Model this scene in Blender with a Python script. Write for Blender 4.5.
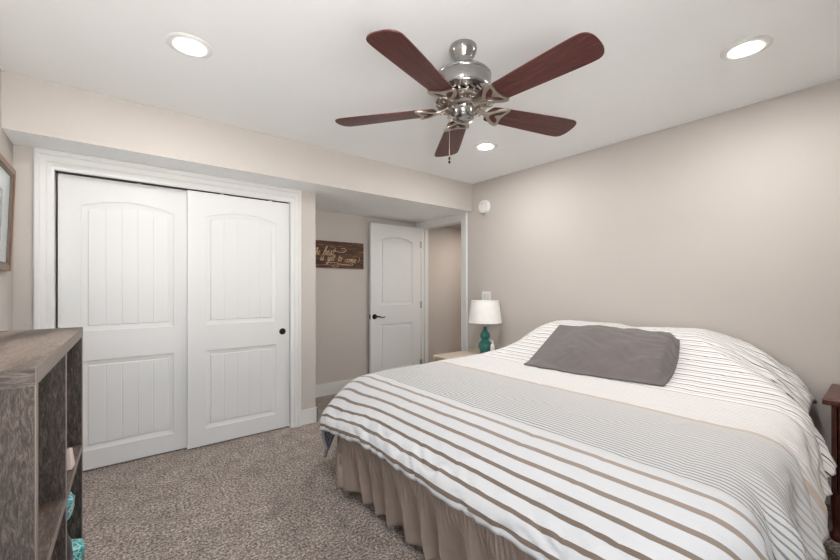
import bpy, bmesh, math, random
from mathutils import Vector, Matrix, noise
from mathutils.bvhtree import BVHTree
random.seed(7)
S = bpy.context.scene
PI = math.pi
for o in list(bpy.data.objects):
    bpy.data.objects.remove(o)

# ------------------------------------------------------------------ camera
cam = bpy.data.cameras.new('camera')
cam.sensor_width = 36.0
cam.lens = 36.0 * 379.73 / 840.0
cam.shift_y = 6.3 / 840.0
cam.clip_start = 0.02
camera = bpy.data.objects.new('camera', cam)
S.collection.objects.link(camera)
camera.location = (0, 0, 1.26)
camera.rotation_euler = (PI / 2, 0, -math.radians(38.70))
S.camera = camera

# ------------------------------------------------------------------ world, exposure
world = bpy.data.worlds.new('world'); S.world = world
world.use_nodes = True
bg = world.node_tree.nodes['Background']
SKY, LOWER_FILL = 4.5, 18.0        # sky, and a brighter lower half added to lift the ceiling
wt = world.node_tree
wg = wt.nodes.new('ShaderNodeTexCoord'); ws = wt.nodes.new('ShaderNodeSeparateXYZ'); wl = wt.nodes.new('ShaderNodeMath'); wm = wt.nodes.new('ShaderNodeMix')
wl.operation = 'GREATER_THAN'; wl.inputs[1].default_value = 0.0
wm.data_type = 'RGBA'
wm.inputs[6].default_value = (LOWER_FILL, LOWER_FILL * 0.98, LOWER_FILL * 0.95, 1)
wm.inputs[7].default_value = (SKY * 0.80, SKY * 0.90, SKY * 1.05, 1)
wt.links.new(wg.outputs['Generated'], ws.inputs[0]); wt.links.new(ws.outputs[2], wl.inputs[0])
wt.links.new(wl.outputs[0], wm.inputs[0]); wt.links.new(wm.outputs[2], bg.inputs['Color'])
bg.inputs['Strength'].default_value = 1.0
LENS_POWER = 430.0
S.view_settings.view_transform = 'Standard'
S.view_settings.look = 'None'
S.view_settings.gamma = 1.0
S.view_settings.use_curve_mapping = False
S.view_settings.exposure = 0.34

def area_light(name, loc, rot, sx, sy, power, color):
    l = bpy.data.lights.new(name, 'AREA'); l.shape = 'RECTANGLE'; l.size = sx; l.size_y = sy
    l.energy = power; l.color = color
    o = bpy.data.objects.new(name, l); S.collection.objects.link(o)
    o.location = loc; o.rotation_euler = rot
    return o
# added area light without a fixture, unseen, brightens the hall wall
area_light('hall_fill', (4.0, 3.35, 2.11), (0, 0, 0), 0.25, 0.25, 9.0, (1.0, 0.88, 0.78))
# daylight entering by the window behind the camera (portal for the sky)
WX0, WX1, WZ0, WZ1 = -0.42, 0.55, 0.5, 1.9
p = area_light('window_portal', ((WX0 + WX1) / 2, -0.52, (WZ0 + WZ1) / 2), (PI / 2, 0, 0), WX1 - WX0, WZ1 - WZ0, 1.0, (1, 1, 1))
p.rotation_euler = (PI / 2, 0, PI)
p.data.cycles.is_portal = True

# ------------------------------------------------------------------ material helpers
class G:
    """tiny expression builder over a node tree"""
    def __init__(s, name):
        s.m = bpy.data.materials.new(name); s.m.use_nodes = True
        s.t = s.m.node_tree; s.b = s.t.nodes['Principled BSDF']
    def n(s, typ, **kw):
        nd = s.t.nodes.new(typ)
        for k, v in kw.items():
            setattr(nd, k, v)
        return nd
    def put(s, sock, v):
        if isinstance(v, bpy.types.NodeSocket):
            s.t.links.new(v, sock)
        elif isinstance(v, (tuple, list)):
            sock.default_value = (*v, 1) if (len(v) == 3 and sock.type == 'RGBA') else v
        else:
            sock.default_value = v
    def math(s, op, a, b=0.0, c=0.0):
        nd = s.n('ShaderNodeMath', operation=op)
        for i, v in enumerate((a, b, c)):
            s.put(nd.inputs[i], v)
        return nd.outputs[0]
    def mix(s, f, a, b, mode='MIX'):
        nd = s.n('ShaderNodeMix', data_type='RGBA', blend_type=mode)
        s.put(nd.inputs[0], f); s.put(nd.inputs[6], a); s.put(nd.inputs[7], b)
        return nd.outputs[2]
    def coord(s, kind='Object', scale=(1, 1, 1), rot=(0, 0, 0)):
        tc = s.n('ShaderNodeTexCoord'); mp = s.n('ShaderNodeMapping')
        s.put(mp.inputs['Vector'], tc.outputs[kind]); mp.inputs['Scale'].default_value = scale
        mp.inputs['Rotation'].default_value = rot
        return mp.outputs[0]
    def noise(s, vec, scale, detail=3.0, rough=0.55, dist=0.0):
        nd = s.n('ShaderNodeTexNoise'); s.put(nd.inputs['Vector'], vec)
        nd.inputs['Scale'].default_value = scale; nd.inputs['Detail'].default_value = detail
        nd.inputs['Roughness'].default_value = rough; nd.inputs['Distortion'].default_value = dist
        return nd.outputs[0]
    def ramp(s, f, stops):
        nd = s.n('ShaderNodeValToRGB'); s.put(nd.inputs[0], f)
        e = nd.color_ramp.elements
        while len(e) < len(stops):
            e.new(0.5)
        for el, (p, c) in zip(e, stops):
            el.position = p; el.color = (*c, 1)
        return nd.outputs[0]
    def bump(s, h, strength, dist):
        nd = s.n('ShaderNodeBump'); s.put(nd.inputs['Height'], h)
        nd.inputs['Strength'].default_value = strength; nd.inputs['Distance'].default_value = dist
        s.t.links.new(nd.outputs[0], s.b.inputs['Normal'])
    def set(s, **kw):
        for k, v in kw.items():
            s.put(s.b.inputs[k.replace('_', ' ')], v)
        return s.m

def plain(name, col, rough=0.5, metal=0.0, spec=0.5, var=0.0, scale=20):
    g = G(name)
    c = col
    if var:
        f = g.noise(g.coord(), scale, 4)
        c = g.mix(f, tuple(v * (1 - var) for v in col), tuple(min(1, v * (1 + var)) for v in col))
    return g.set(Base_Color=c, Roughness=rough, Metallic=metal, Specular_IOR_Level=spec)

def wall_paint(name, col, bump=0.15):
    g = G(name)
    v = g.coord()
    f = g.noise(v, 2.0, 2)
    c = g.mix(f, tuple(x * 0.98 for x in col), tuple(x * 1.02 for x in col))
    g.bump(g.noise(v, 260, 3), bump, 0.002)
    return g.set(Base_Color=c, Roughness=0.75, Specular_IOR_Level=0.25)

M = {}
M['wall'] = wall_paint('greige wall paint', (0.532, 0.493, 0.458))
M['ceiling'] = wall_paint('white ceiling paint', (0.90, 0.91, 0.915), 0.35)
M['trim'] = plain('white trim paint', (0.70, 0.70, 0.69), 0.38)
M['door'] = plain('white door paint', (0.70, 0.705, 0.70), 0.42)
M['dark'] = plain('painted gap shade', (0.02, 0.018, 0.016), 0.8)  # near-black colour stands in for shade in the closet gap and fan vents
M['black_metal'] = plain('oil rubbed black metal', (0.012, 0.011, 0.011), 0.38, 0.6)
M['steel_hinge'] = plain('satin hinge metal', (0.42, 0.41, 0.39), 0.35, 1.0)
M['plastic_white'] = plain('white plastic', (0.82, 0.82, 0.80), 0.35)

def carpet():
    g = G('taupe cut pile carpet')
    v = g.coord()
    n1 = g.noise(v, 76, 4, 0.85)
    n2 = g.noise(v, 9, 4, 0.6, 0.6)
    n3 = g.noise(v, 210, 2, 0.7)
    base = g.ramp(n1, [(0.385, (0.050, 0.038, 0.031)), (0.5, (0.285, 0.234, 0.204)), (0.615, (0.74, 0.645, 0.58))])
    tint = g.ramp(n2, [(0.3, (0.70, 0.68, 0.67)), (0.7, (1.18, 1.17, 1.16))])
    c = g.mix(1.0, base, tint, 'MULTIPLY')
    h = g.math('ADD', g.math('MULTIPLY', n1, 0.8), g.math('MULTIPLY', n3, 0.5))
    g.bump(h, 0.9, 0.012)
    return g.set(Base_Color=c, Roughness=0.95, Specular_IOR_Level=0.05, Sheen_Weight=0.2)
M['carpet'] = carpet()

def wood(name, c0, c1, c2, stretch, scale=9.0, rough=0.45, bump=0.25, dist=1.2, rings=0.0):
    """streaky grain; stretch holds the object-space scale per axis (small = along the grain)"""
    g = G(name)
    v = g.coord('Object', stretch)
    n1 = g.noise(v, scale, 6, 0.62, dist)
    n2 = g.noise(v, scale * 5, 4, 0.7, 0.4)
    f = g.math('ADD', g.math('MULTIPLY', n1, 0.65), g.math('MULTIPLY', n2, 0.35))
    if rings:
        w = g.n('ShaderNodeTexWave', wave_type='RINGS', rings_direction='SPHERICAL')
        g.put(w.inputs['Vector'], v); w.inputs['Scale'].default_value = rings
        w.inputs['Distortion'].default_value = 2.2; w.inputs['Detail'].default_value = 3
        f = g.math('ADD', g.math('MULTIPLY', f, 0.72), g.math('MULTIPLY', w.outputs[1], 0.28))
    c = g.ramp(f, [(0.32, c0), (0.5, c1), (0.68, c2)])
    g.bump(f, bump, 0.004)
    return g.set(Base_Color=c, Roughness=rough, Specular_IOR_Level=0.35)
GW = ((0.010, 0.0075, 0.006), (0.052, 0.040, 0.033), (0.150, 0.120, 0.101))
GT = ((0.026, 0.018, 0.014), (0.090, 0.064, 0.051), (0.215, 0.166, 0.138))
M['grey_wood_v'] = wood('rustic grey wood, upright grain', *GW, (13.0, 13.0, 2.6), 9, 0.6, 0.9, 1.6)
M['grey_wood_h'] = wood('rustic grey wood, lengthwise grain', *GT, (12.0, 2.0, 12.0), 7, 0.5, 0.4)
M['grey_wood_top'] = wood('rustic grey wood top with cathedral grain', *GT, (14.0, 2.2, 14.0), 6, 0.5, 0.35, 1.5, 1.3)
M['grey_wood_x'] = wood('rustic grey wood, grain across', *GW, (2.5, 16.0, 16.0), 9, 0.6, 0.4)
M['wood_edge'] = plain('grey brown edge banding', (0.185, 0.148, 0.127), 0.5, var=0.15, scale=60)
M['blade'] = wood('dark mahogany fan blade', (0.030, 0.008, 0.007), (0.080, 0.020, 0.017), (0.150, 0.045, 0.038), (0.5, 5.0, 5.0), 9, 0.35, 0.08)
M['blond_wood'] = wood('pale washed wood', (0.46, 0.37, 0.28), (0.60, 0.50, 0.40), (0.72, 0.63, 0.53), (0.6, 4, 4), 8, 0.5, 0.1)
M['cherry'] = wood('dark cherry wood', (0.030, 0.009, 0.006), (0.085, 0.026, 0.017), (0.15, 0.052, 0.034), (4, 4, 0.5), 8, 0.3, 0.08)
M['frame_wood'] = wood('honey brown frame wood', (0.07, 0.026, 0.009), (0.17, 0.066, 0.022), (0.27, 0.115, 0.042), (4, 4, 0.6), 8, 0.35, 0.1)
M['sign_wood'] = wood('burnt brown plank', (0.014, 0.008, 0.006), (0.070, 0.034, 0.020), (0.34, 0.175, 0.090), (0.55, 3, 3.2), 6, 0.6, 0.3, 1.8)
M['lettering'] = plain('tan script paint', (0.52, 0.36, 0.23), 0.6)

def nickel():
    g = G('brushed nickel')
    f = g.noise(g.coord('Object', (1, 1, 14)), 30, 3)
    c = g.mix(f, (0.24, 0.235, 0.23), (0.47, 0.465, 0.455))
    return g.set(Base_Color=c, Metallic=1.0, Roughness=0.19)
M['nickel'] = nickel()
M['nickel_cast'] = plain('cast satin nickel', (0.47, 0.42, 0.37), 0.30, 1.0, var=0.1, scale=40)

def emitter(name, col, power):
    g = G(name)
    return g.set(Base_Color=(0.9, 0.9, 0.9), Emission_Color=col, Emission_Strength=power, Roughness=0.5)
M['lens'] = emitter('lit downlight lens', (1.0, 0.985, 0.965), LENS_POWER)

def fabric(name, col, rough=0.9, weave=900, var=0.08, wr=14.0, bump=0.25):
    g = G(name)
    v = g.coord()
    f = g.noise(v, wr, 4)
    c = g.mix(f, tuple(x * (1 - var) for x in col), tuple(min(1, x * (1 + var)) for x in col))
    h = g.math('ADD', g.noise(v, 30, 4), g.math('MULTIPLY', g.noise(v, weave, 2), 0.25))
    g.bump(h, bump, 0.006)
    return g.set(Base_Color=c, Roughness=rough, Specular_IOR_Level=0.15, Sheen_Weight=0.15)
M['skirt'] = fabric('taupe cotton', (0.33, 0.265, 0.222))
M['pillow'] = fabric('charcoal grey cotton', (0.158, 0.140, 0.136), wr=9)
M['mattress'] = fabric('white ticking', (0.7, 0.69, 0.67))
M['shade'] = fabric('white linen shade', (0.86, 0.845, 0.82), bump=0.1)
M['teal_glaze'] = plain('teal glaze', (0.014, 0.165, 0.150), 0.08, 0.0, 0.6, 0.25, 30)

def duvet_material():
    g = G('striped cotton duvet')
    uv = g.n('ShaderNodeUVMap'); uv.uv_map = 'cloth'
    sp = g.n('ShaderNodeSeparateXYZ'); g.put(sp.inputs[0], uv.outputs[0])
    w, q = sp.outputs[0], sp.outputs[1]
    gt = lambda a, b: g.math('GREATER_THAN', a, b)
    def band(period, off, width):          # 1 on a stripe of given width
        t = g.math('SUBTRACT', g.math('FRACT', g.math('ADD', g.math('DIVIDE', g.math('SUBTRACT', q, off), period), 0.5)), 0.5)
        return g.math('LESS_THAN', g.math('MULTIPLY', g.math('ABSOLUTE', t), period), width / 2)
    thread = g.noise(g.coord('UV', (420, 420, 1)), 1.0, 2)
    tone = g.math('MULTIPLY_ADD', thread, 0.16, 0.92)
    # foot: white with broad brown stripes
    brown = g.mix(g.math('MULTIPLY', g.math('SUBTRACT', q, 0.03), 4.0), (0.33, 0.275, 0.235), (0.165, 0.128, 0.104))
    foot = g.mix(g.math('MULTIPLY', band(0.0635, 0.042, 0.0165), gt(q, 0.02)), (0.55, 0.56, 0.575), brown)
    # middle: greige with fine blue-grey lines that gather towards the foot
    k = g.math('MULTIPLY_ADD', q, 1.3, 0.90)
    k2 = g.math('MAXIMUM', k, 0.16)
    mid = g.mix(g.math('MULTIPLY', band(0.0180, 0.0, 0.0056), k2), (0.545, 0.532, 0.520), (0.11, 0.16, 0.20))
    # white with faint fine lines
    fine = g.mix(g.math('MULTIPLY', band(0.0155, 0.0, 0.0048), 0.5), (0.73, 0.715, 0.70), (0.33, 0.315, 0.305))
    # head: white with paired thin lines
    h1 = g.mix(band(0.054, 0.0, 0.0062), (0.76, 0.75, 0.74), (0.085, 0.078, 0.078))
    head = g.mix(g.math('MULTIPLY', band(0.054, 0.021, 0.006), 0.7), h1, (0.34, 0.27, 0.23))
    c = g.mix(gt(q, -0.81), head, fine)
    c = g.mix(gt(q, -0.515), c, mid)
    line = g.math('LESS_THAN', g.math('ABSOLUTE', g.math('SUBTRACT', q, -0.515)), 0.011)
    c = g.mix(line, c, (0.50, 0.42, 0.36))
    c = g.mix(gt(q, -0.003), c, foot)
    tn = g.n('ShaderNodeCombineColor')
    for i in range(3):
        g.put(tn.inputs[i], tone)
    c = g.mix(1.0, c, tn.outputs[0], 'MULTIPLY')
    v = g.coord('UV', (1, 1, 1))
    hgt = g.math('ADD', g.noise(v, 26, 5, 0.6, 0.8), g.math('MULTIPLY', g.noise(v, 500, 2), 0.15))
    g.bump(hgt, 0.45, 0.010)
    return g.set(Base_Color=c, Roughness=0.9, Specular_IOR_Level=0.12, Sheen_Weight=0.1)
M['duvet'] = duvet_material()

def lining_material():
    g = G('blue grey striped lining')
    uv = g.n('ShaderNodeUVMap'); uv.uv_map = 'cloth'
    sp = g.n('ShaderNodeSeparateXYZ'); g.put(sp.inputs[0], uv.outputs[0])
    t = g.math('FRACT', g.math('DIVIDE', sp.outputs[0], 0.05))
    s = g.math('LESS_THAN', t, 0.22)
    c = g.mix(s, (0.52, 0.57, 0.62), (0.035, 0.04, 0.05))
    return g.set(Base_Color=c, Roughness=0.9, Specular_IOR_Level=0.1)
M['lining'] = lining_material()

def glass_material():
    g = G('picture glass')
    t = g.n('ShaderNodeBsdfTransparent'); gl = g.n('ShaderNodeBsdfGlossy'); gl.inputs['Roughness'].default_value = 0.02
    ge = g.n('ShaderNodeNewGeometry'); dt = g.n('ShaderNodeVectorMath', operation='DOT_PRODUCT'); mx = g.n('ShaderNodeMixShader')
    g.put(dt.inputs[0], ge.outputs['Incoming']); g.put(dt.inputs[1], ge.outputs['Normal'])
    k = g.math('POWER', g.math('SUBTRACT', 1.0, g.math('ABSOLUTE', dt.outputs['Value'])), 5.0)
    g.put(mx.inputs[0], g.math('MULTIPLY_ADD', k, 0.5, 0.02)); g.put(mx.inputs[1], t.outputs[0]); g.put(mx.inputs[2], gl.outputs[0])
    g.t.links.new(mx.outputs[0], g.t.nodes['Material Output'].inputs['Surface'])
    return g.m
M['glass'] = glass_material()

def art_material():
    g = G('faded blue grey print')
    f = g.noise(g.coord('Object', (1, 3, 6)), 4, 5)
    return g.set(Base_Color=g.ramp(f, [(0.35, (0.10, 0.13, 0.15)), (0.55, (0.32, 0.38, 0.41)), (0.7, (0.62, 0.66, 0.66))]), Roughness=0.7)
M['art'] = art_material()

def patterned(name, a, b, scale):
    g = G(name)
    vo = g.n('ShaderNodeTexVoronoi', feature='DISTANCE_TO_EDGE'); g.put(vo.inputs['Vector'], g.coord()); vo.inputs['Scale'].default_value = scale
    f = g.math('LESS_THAN', vo.outputs['Distance'], 0.09)
    return g.set(Base_Color=g.mix(f, a, b), Roughness=0.45)
M['teal_bag'] = patterned('teal printed film', (0.045, 0.21, 0.24), (0.36, 0.50, 0.52), 45)
M['teal_cloth'] = patterned('teal patterned cloth', (0.02, 0.25, 0.25), (0.30, 0.55, 0.54), 60)
M['black_cloth'] = fabric('black nylon', (0.012, 0.012, 0.013), 0.6)
M['pink_paper'] = plain('pale pink paper', (0.72, 0.60, 0.56), 0.7)

# ------------------------------------------------------------------ mesh helpers
class MB:
    def __init__(s):
        s.v = []; s.f = []; s.fm = []; s.cur = 0; s.uv = None
    def add(s, vs, fs):
        o = len(s.v); s.v += [tuple(v) for v in vs]
        for f in fs:
            s.f.append([o + i for i in f]); s.fm.append(s.cur)
        return s
    def box(s, x0, x1, y0, y1, z0, z1):
        vs = [(x, y, z) for z in (z0, z1) for y in (y0, y1) for x in (x0, x1)]
        return s.add(vs, [(0, 2, 3, 1), (4, 5, 7, 6), (0, 1, 5, 4), (2, 6, 7, 3), (0, 4, 6, 2), (1, 3, 7, 5)])
    def lathe(s, prof, n=32, c=(0, 0, 0), cap=True):
        vs = []
        for r, z in prof:
            for k in range(n):
                a = 2 * PI * k / n
                vs.append((c[0] + r * math.cos(a), c[1] + r * math.sin(a), c[2] + z))
        fs = []
        for i in range(len(prof) - 1):
            for k in range(n):
                a, b = i * n + k, i * n + (k + 1) % n
                fs.append((a, b, b + n, a + n))
        if cap:
            fs.append(tuple(range(n))[::-1]); fs.append(tuple((len(prof) - 1) * n + k for k in range(n)))
        return s.add(vs, fs)
    def tube(s, pts, r, n=8, closed=False, flat=1.0):
        pts = [Vector(p) for p in pts]; vs = []; fs = []; L = len(pts)
        up = Vector((0, 0, 1))
        for i, p in enumerate(pts):
            a = pts[i - 1] if (i or closed) else p
            b = pts[(i + 1) % L] if (i < L - 1 or closed) else p
            t = (b - a).normalized()
            u = t.cross(up)
            if u.length < 1e-3: u = t.cross(Vector((0, 1, 0)))
            u.normalize(); w = u.cross(t)
            rr = r[i] if isinstance(r, (list, tuple)) else r
            for k in range(n):
                an = 2 * PI * k / n
                vs.append(p + u * rr * math.cos(an) + w * rr * flat * math.sin(an))
        for i in range(L if closed else L - 1):
            for k in range(n):
                a, b = i * n + k, i * n + (k + 1) % n
                c, d = ((i + 1) % L) * n + (k + 1) % n, ((i + 1) % L) * n + k
                fs.append((a, b, c, d))
        if not closed:
            fs.append(tuple(range(n))[::-1]); fs.append(tuple((L - 1) * n + k for k in range(n)))
        return s.add(vs, fs)
    def prism(s, poly, z0, z1):
        n = len(poly)
        vs = [(x, y, z0) for x, y in poly] + [(x, y, z1) for x, y in poly]
        return s.add(vs, [tuple(range(n))[::-1], tuple(range(n, 2 * n))] + [(i, (i + 1) % n, n + (i + 1) % n, n + i) for i in range(n)])
    def xf(s, mat, start=0):
        for i in range(start, len(s.v)):
            s.v[i] = tuple(mat @ Vector(s.v[i]))
        return s
    def build(s, name, mat, parent=None, bevel=0.0, smooth=False, auto=None):
        me = bpy.data.meshes.new(name)
        me.from_pydata(s.v, [], s.f)
        bm = bmesh.new(); bm.from_mesh(me); bmesh.ops.recalc_face_normals(bm, faces=bm.faces)
        bm.to_mesh(me); bm.free()
        mats = mat if isinstance(mat, list) else [mat]
        for m_ in mats: me.materials.append(m_)
        for p_, k in zip(me.polygons, s.fm): p_.material_index = k
        o = bpy.data.objects.new(name, me); S.collection.objects.link(o)
        if parent is not None: o.parent = parent
        if bevel:
            b = o.modifiers.new('edge', 'BEVEL'); b.width = bevel; b.segments = 2; b.limit_method = 'ANGLE'; b.angle_limit = 0.6
        if smooth or auto:
            for p_ in me.polygons: p_.use_smooth = True
        if auto:
            me.set_sharp_from_angle(angle=math.radians(auto))
        return o

def box(name, x0, x1, y0, y1, z0, z1, mat, parent=None, bevel=0.0):
    return MB().box(x0, x1, y0, y1, z0, z1).build(name, mat, parent, bevel)
def structure(o):
    o['kind'] = 'structure'; return o
def tag(o, label, cat, group=None):
    o['label'] = label; o['category'] = cat
    if group: o['group'] = group
    return o
def thing(name, label, cat, loc=(0, 0, 0), rot=(0, 0, 0), group=None):
    o = bpy.data.objects.new(name, None); o.empty_display_size = 0.1
    S.collection.objects.link(o); o.location = loc; o.rotation_euler = rot
    return tag(o, label, cat, group)
def copy_tree(o, parent=None):
    c = o.copy(); S.collection.objects.link(c)
    if parent is not None:
        c.parent = parent
    for ch in list(o.children):
        copy_tree(ch, c)
    return c
def smooth01(x, a, b):
    t = max(0.0, min(1.0, (x - a) / (b - a))); return t * t * (3 - 2 * t)
def table(x, pts):
    if x <= pts[0][0]: return pts[0][1]
    for (a, fa), (b, fb) in zip(pts, pts[1:]):
        if x <= b: return fa + (fb - fa) * (x - a) / (b - a)
    return pts[-1][1]
def catmull(pts, k=6, closed=False):
    P = [Vector(p) for p in pts]; n = len(P); out = []
    for i in range(n if closed else n - 1):
        p0 = P[(i - 1) % n] if (closed or i) else P[0]
        p1, p2 = P[i], P[(i + 1) % n]
        p3 = P[(i + 2) % n] if (closed or i + 2 < n) else P[-1]
        for j in range(k):
            t = j / k
            out.append(0.5 * ((2 * p1) + (p2 - p0) * t + (2 * p0 - 5 * p1 + 4 * p2 - p3) * t * t + (3 * p1 - p0 - 3 * p2 + p3) * t ** 3))
    if not closed: out.append(P[-1])
    return out

# ------------------------------------------------------------------ the room
XL, XR, YN, YS, YW, YA = -0.488, 3.224, -0.45, 3.053, 3.359, 4.10
ZC, ZS = 2.4425, 2.126
OX0, OX1, OZ = -0.308, 1.214, 2.010         # closet opening
DY0, DY1, DZ = 3.22, 4.01, 2.055            # doorway in the right wall
WE = 1.448                                  # end of the closet wall
structure(box('floor', -0.7, 5.2, -0.7, 4.3, -0.1, 0.0, M['carpet']))
structure(box('ceiling', XL - 0.12, XR + 0.12, YN - 0.12, YS, ZC, ZC + 0.1, M['ceiling']))
so = MB(); so.box(XL - 0.12, XR + 0.12, YS, YA, ZS, ZC + 0.1); so.fm = [0] * 6
so.fm[0] = 1
structure(so.build('ceiling_soffit', [M['wall'], M['ceiling']]))
structure(box('wall_left', XL - 0.12, XL, YN - 0.12, YA, 0, ZC, M['wall']))
w = MB(); w.box(XL - 0.12, WX0, YN - 0.12, YN, 0, ZC); w.box(WX1, XR + 0.12, YN - 0.12, YN, 0, ZC)
w.box(WX0, WX1, YN - 0.12, YN, 0, WZ0); w.box(WX0, WX1, YN - 0.12, YN, WZ1, ZC)
structure(w.build('wall_near', M['wall']))
wf = MB()
wf.box(WX0, WX0 + 0.05, YN - 0.10, YN - 0.02, WZ0, WZ1); wf.box(WX1 - 0.05, WX1, YN - 0.10, YN - 0.02, WZ0, WZ1)
wf.box(WX0, WX1, YN - 0.10, YN - 0.02, WZ0, WZ0 + 0.05); wf.box(WX0, WX1, YN - 0.10, YN - 0.02, WZ1 - 0.05, WZ1)
wf.box((WX0 + WX1) / 2 - 0.025, (WX0 + WX1) / 2 + 0.025, YN - 0.10, YN - 0.02, WZ0, WZ1)
structure(wf.build('window_1', M['trim']))
w = MB(); w.box(XL, OX0, YW, YW + 0.115, 0, ZS); w.box(OX1, WE, YW, YW + 0.115, 0, ZS); w.box(OX0, OX1, YW, YW + 0.115, OZ, ZS)
w.box(WE - 0.115, WE, YW + 0.115, YA, 0, ZS)
structure(w.build('wall_closet', M['wall']))
structure(box('wall_far', XL - 0.12, 5.0, YA, YA + 0.12, 0, ZC, M['wall']))
w = MB(); w.box(XR, XR + 0.12, YN - 0.12, DY0, 0, ZC); w.box(XR, XR + 0.12, DY1, YA, 0, ZC); w.box(XR, XR + 0.12, DY0, DY1, DZ, ZC)
structure(w.build('wall_right', M['wall']))
w = MB(); w.box(4.9, 5.0, 2.6, YA, 0, ZS); w.box(XR + 0.12, 5.0, 2.5, 2.6, 0, ZS)
structure(w.build('wall_hall', M['wall']))
structure(box('ceiling_hall', XR + 0.12, 5.0, 2.5, YA, ZS, ZS + 0.1, M['wall']))

# baseboards
BH, BT = 0.138, 0.016
def bb(name, m):
    return structure(m.build(name, M['trim'], None, 0.004))
bb('baseboard_closet', MB().box(OX1 + 0.093, WE + BT, YW - BT, YW, 0, BH).box(WE, WE + BT, YW - BT, YA, 0, BH))
bb('baseboard_far', MB().box(WE + BT, XR, YA - BT, YA, 0, BH))
bb('baseboard_right', MB().box(XR - BT, XR, YN, DY0 - 0.096, 0, BH))
bb('baseboard_left', MB().box(XL, XL + BT, YN, YW, 0, BH))
bb('baseboard_near', MB().box(XL, XR, YN, YN + BT, 0, BH))
bb('baseboard_hall', MB().box(XR + 0.12, 4.9, YA - BT, YA, 0, BH))

# stepped casing: profile across the width (0 = inner edge), depth off the wall
CP = [(0.0, 0.0), (0.0, 0.011), (0.012, 0.014), (0.030, 0.014), (0.036, 0.018), (0.062, 0.019), (0.068, 0.024), (0.086, 0.024), (0.092, 0.018), (0.092, 0.0)]
def casing(name, pts, origin_dir, width_scale=(1, 1, 1)):
    """pts: inner-edge corner path [(p, outward vector), ...]; sweeps the profile along the path"""
    m = MB(); n = len(CP); vs = []
    for (p, out), ws in zip(pts, width_scale):
        for (a, d) in CP:
            vs.append(Vector(p) + Vector(out) * a * ws + Vector(origin_dir) * d)
    fs = []
    for i in range(len(pts) - 1):
        for k in range(n):
            fs.append((i * n + k, i * n + (k + 1) % n, (i + 1) * n + (k + 1) % n, (i + 1) * n + k))
    fs.append(tuple(range(n))); fs.append(tuple((len(pts) - 1) * n + k for k in range(n)))
    m.add(vs, fs)
    return structure(m.build(name, M['trim']))
hs = (ZS - OZ) / 0.092
casing('trim_1', [((OX0, YW, 0), (-1, 0, 0)), ((OX0, YW, OZ), (-1, 0, hs)), ((OX1, YW, OZ), (1, 0, hs)), ((OX1, YW, 0), (1, 0, 0))], (0, -1, 0), (1, 1, 1, 1))
hs = (ZS - DZ) / 0.092
casing('trim_2', [((XR, DY0, 0), (0, -1, 0)), ((XR, DY0, DZ), (0, -1, hs)), ((XR, DY1, DZ), (0, 0.8, hs)), ((XR, DY1, 0), (0, 0.8, 0))], (-1, 0, 0), (1, 1, 1, 1))
# jambs, and the closet's track board coloured near-black as gap shade
j = MB(); j.box(OX0 - 0.012, OX0 + 0.001, YW - 0.004, YW + 0.12, 0, OZ); j.box(OX1 - 0.001, OX1 + 0.012, YW - 0.004, YW + 0.12, 0, OZ)
j.box(OX0, OX1, YW - 0.004, YW + 0.017, OZ - 0.004, OZ + 0.012)
structure(j.build('trim_3', M['trim']))
structure(box('trim_4', OX0, OX1, YW + 0.02, YW + 0.118, OZ - 0.002, OZ + 0.012, M['dark']))
j = MB(); j.box(XR - 0.002, XR + 0.122, DY1 - 0.016, DY1 + 0.002, 0, DZ); j.box(XR - 0.002, XR + 0.122, DY0 - 0.002, DY0 + 0.016, 0, DZ)
j.box(XR - 0.002, XR + 0.122, DY0, DY1, DZ - 0.016, DZ + 0.002)
j.box(XR + 0.05, XR + 0.085, DY1 - 0.028, DY1 - 0.015, 0, DZ - 0.015)
structure(j.build('trim_5', M['trim']))

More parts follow.
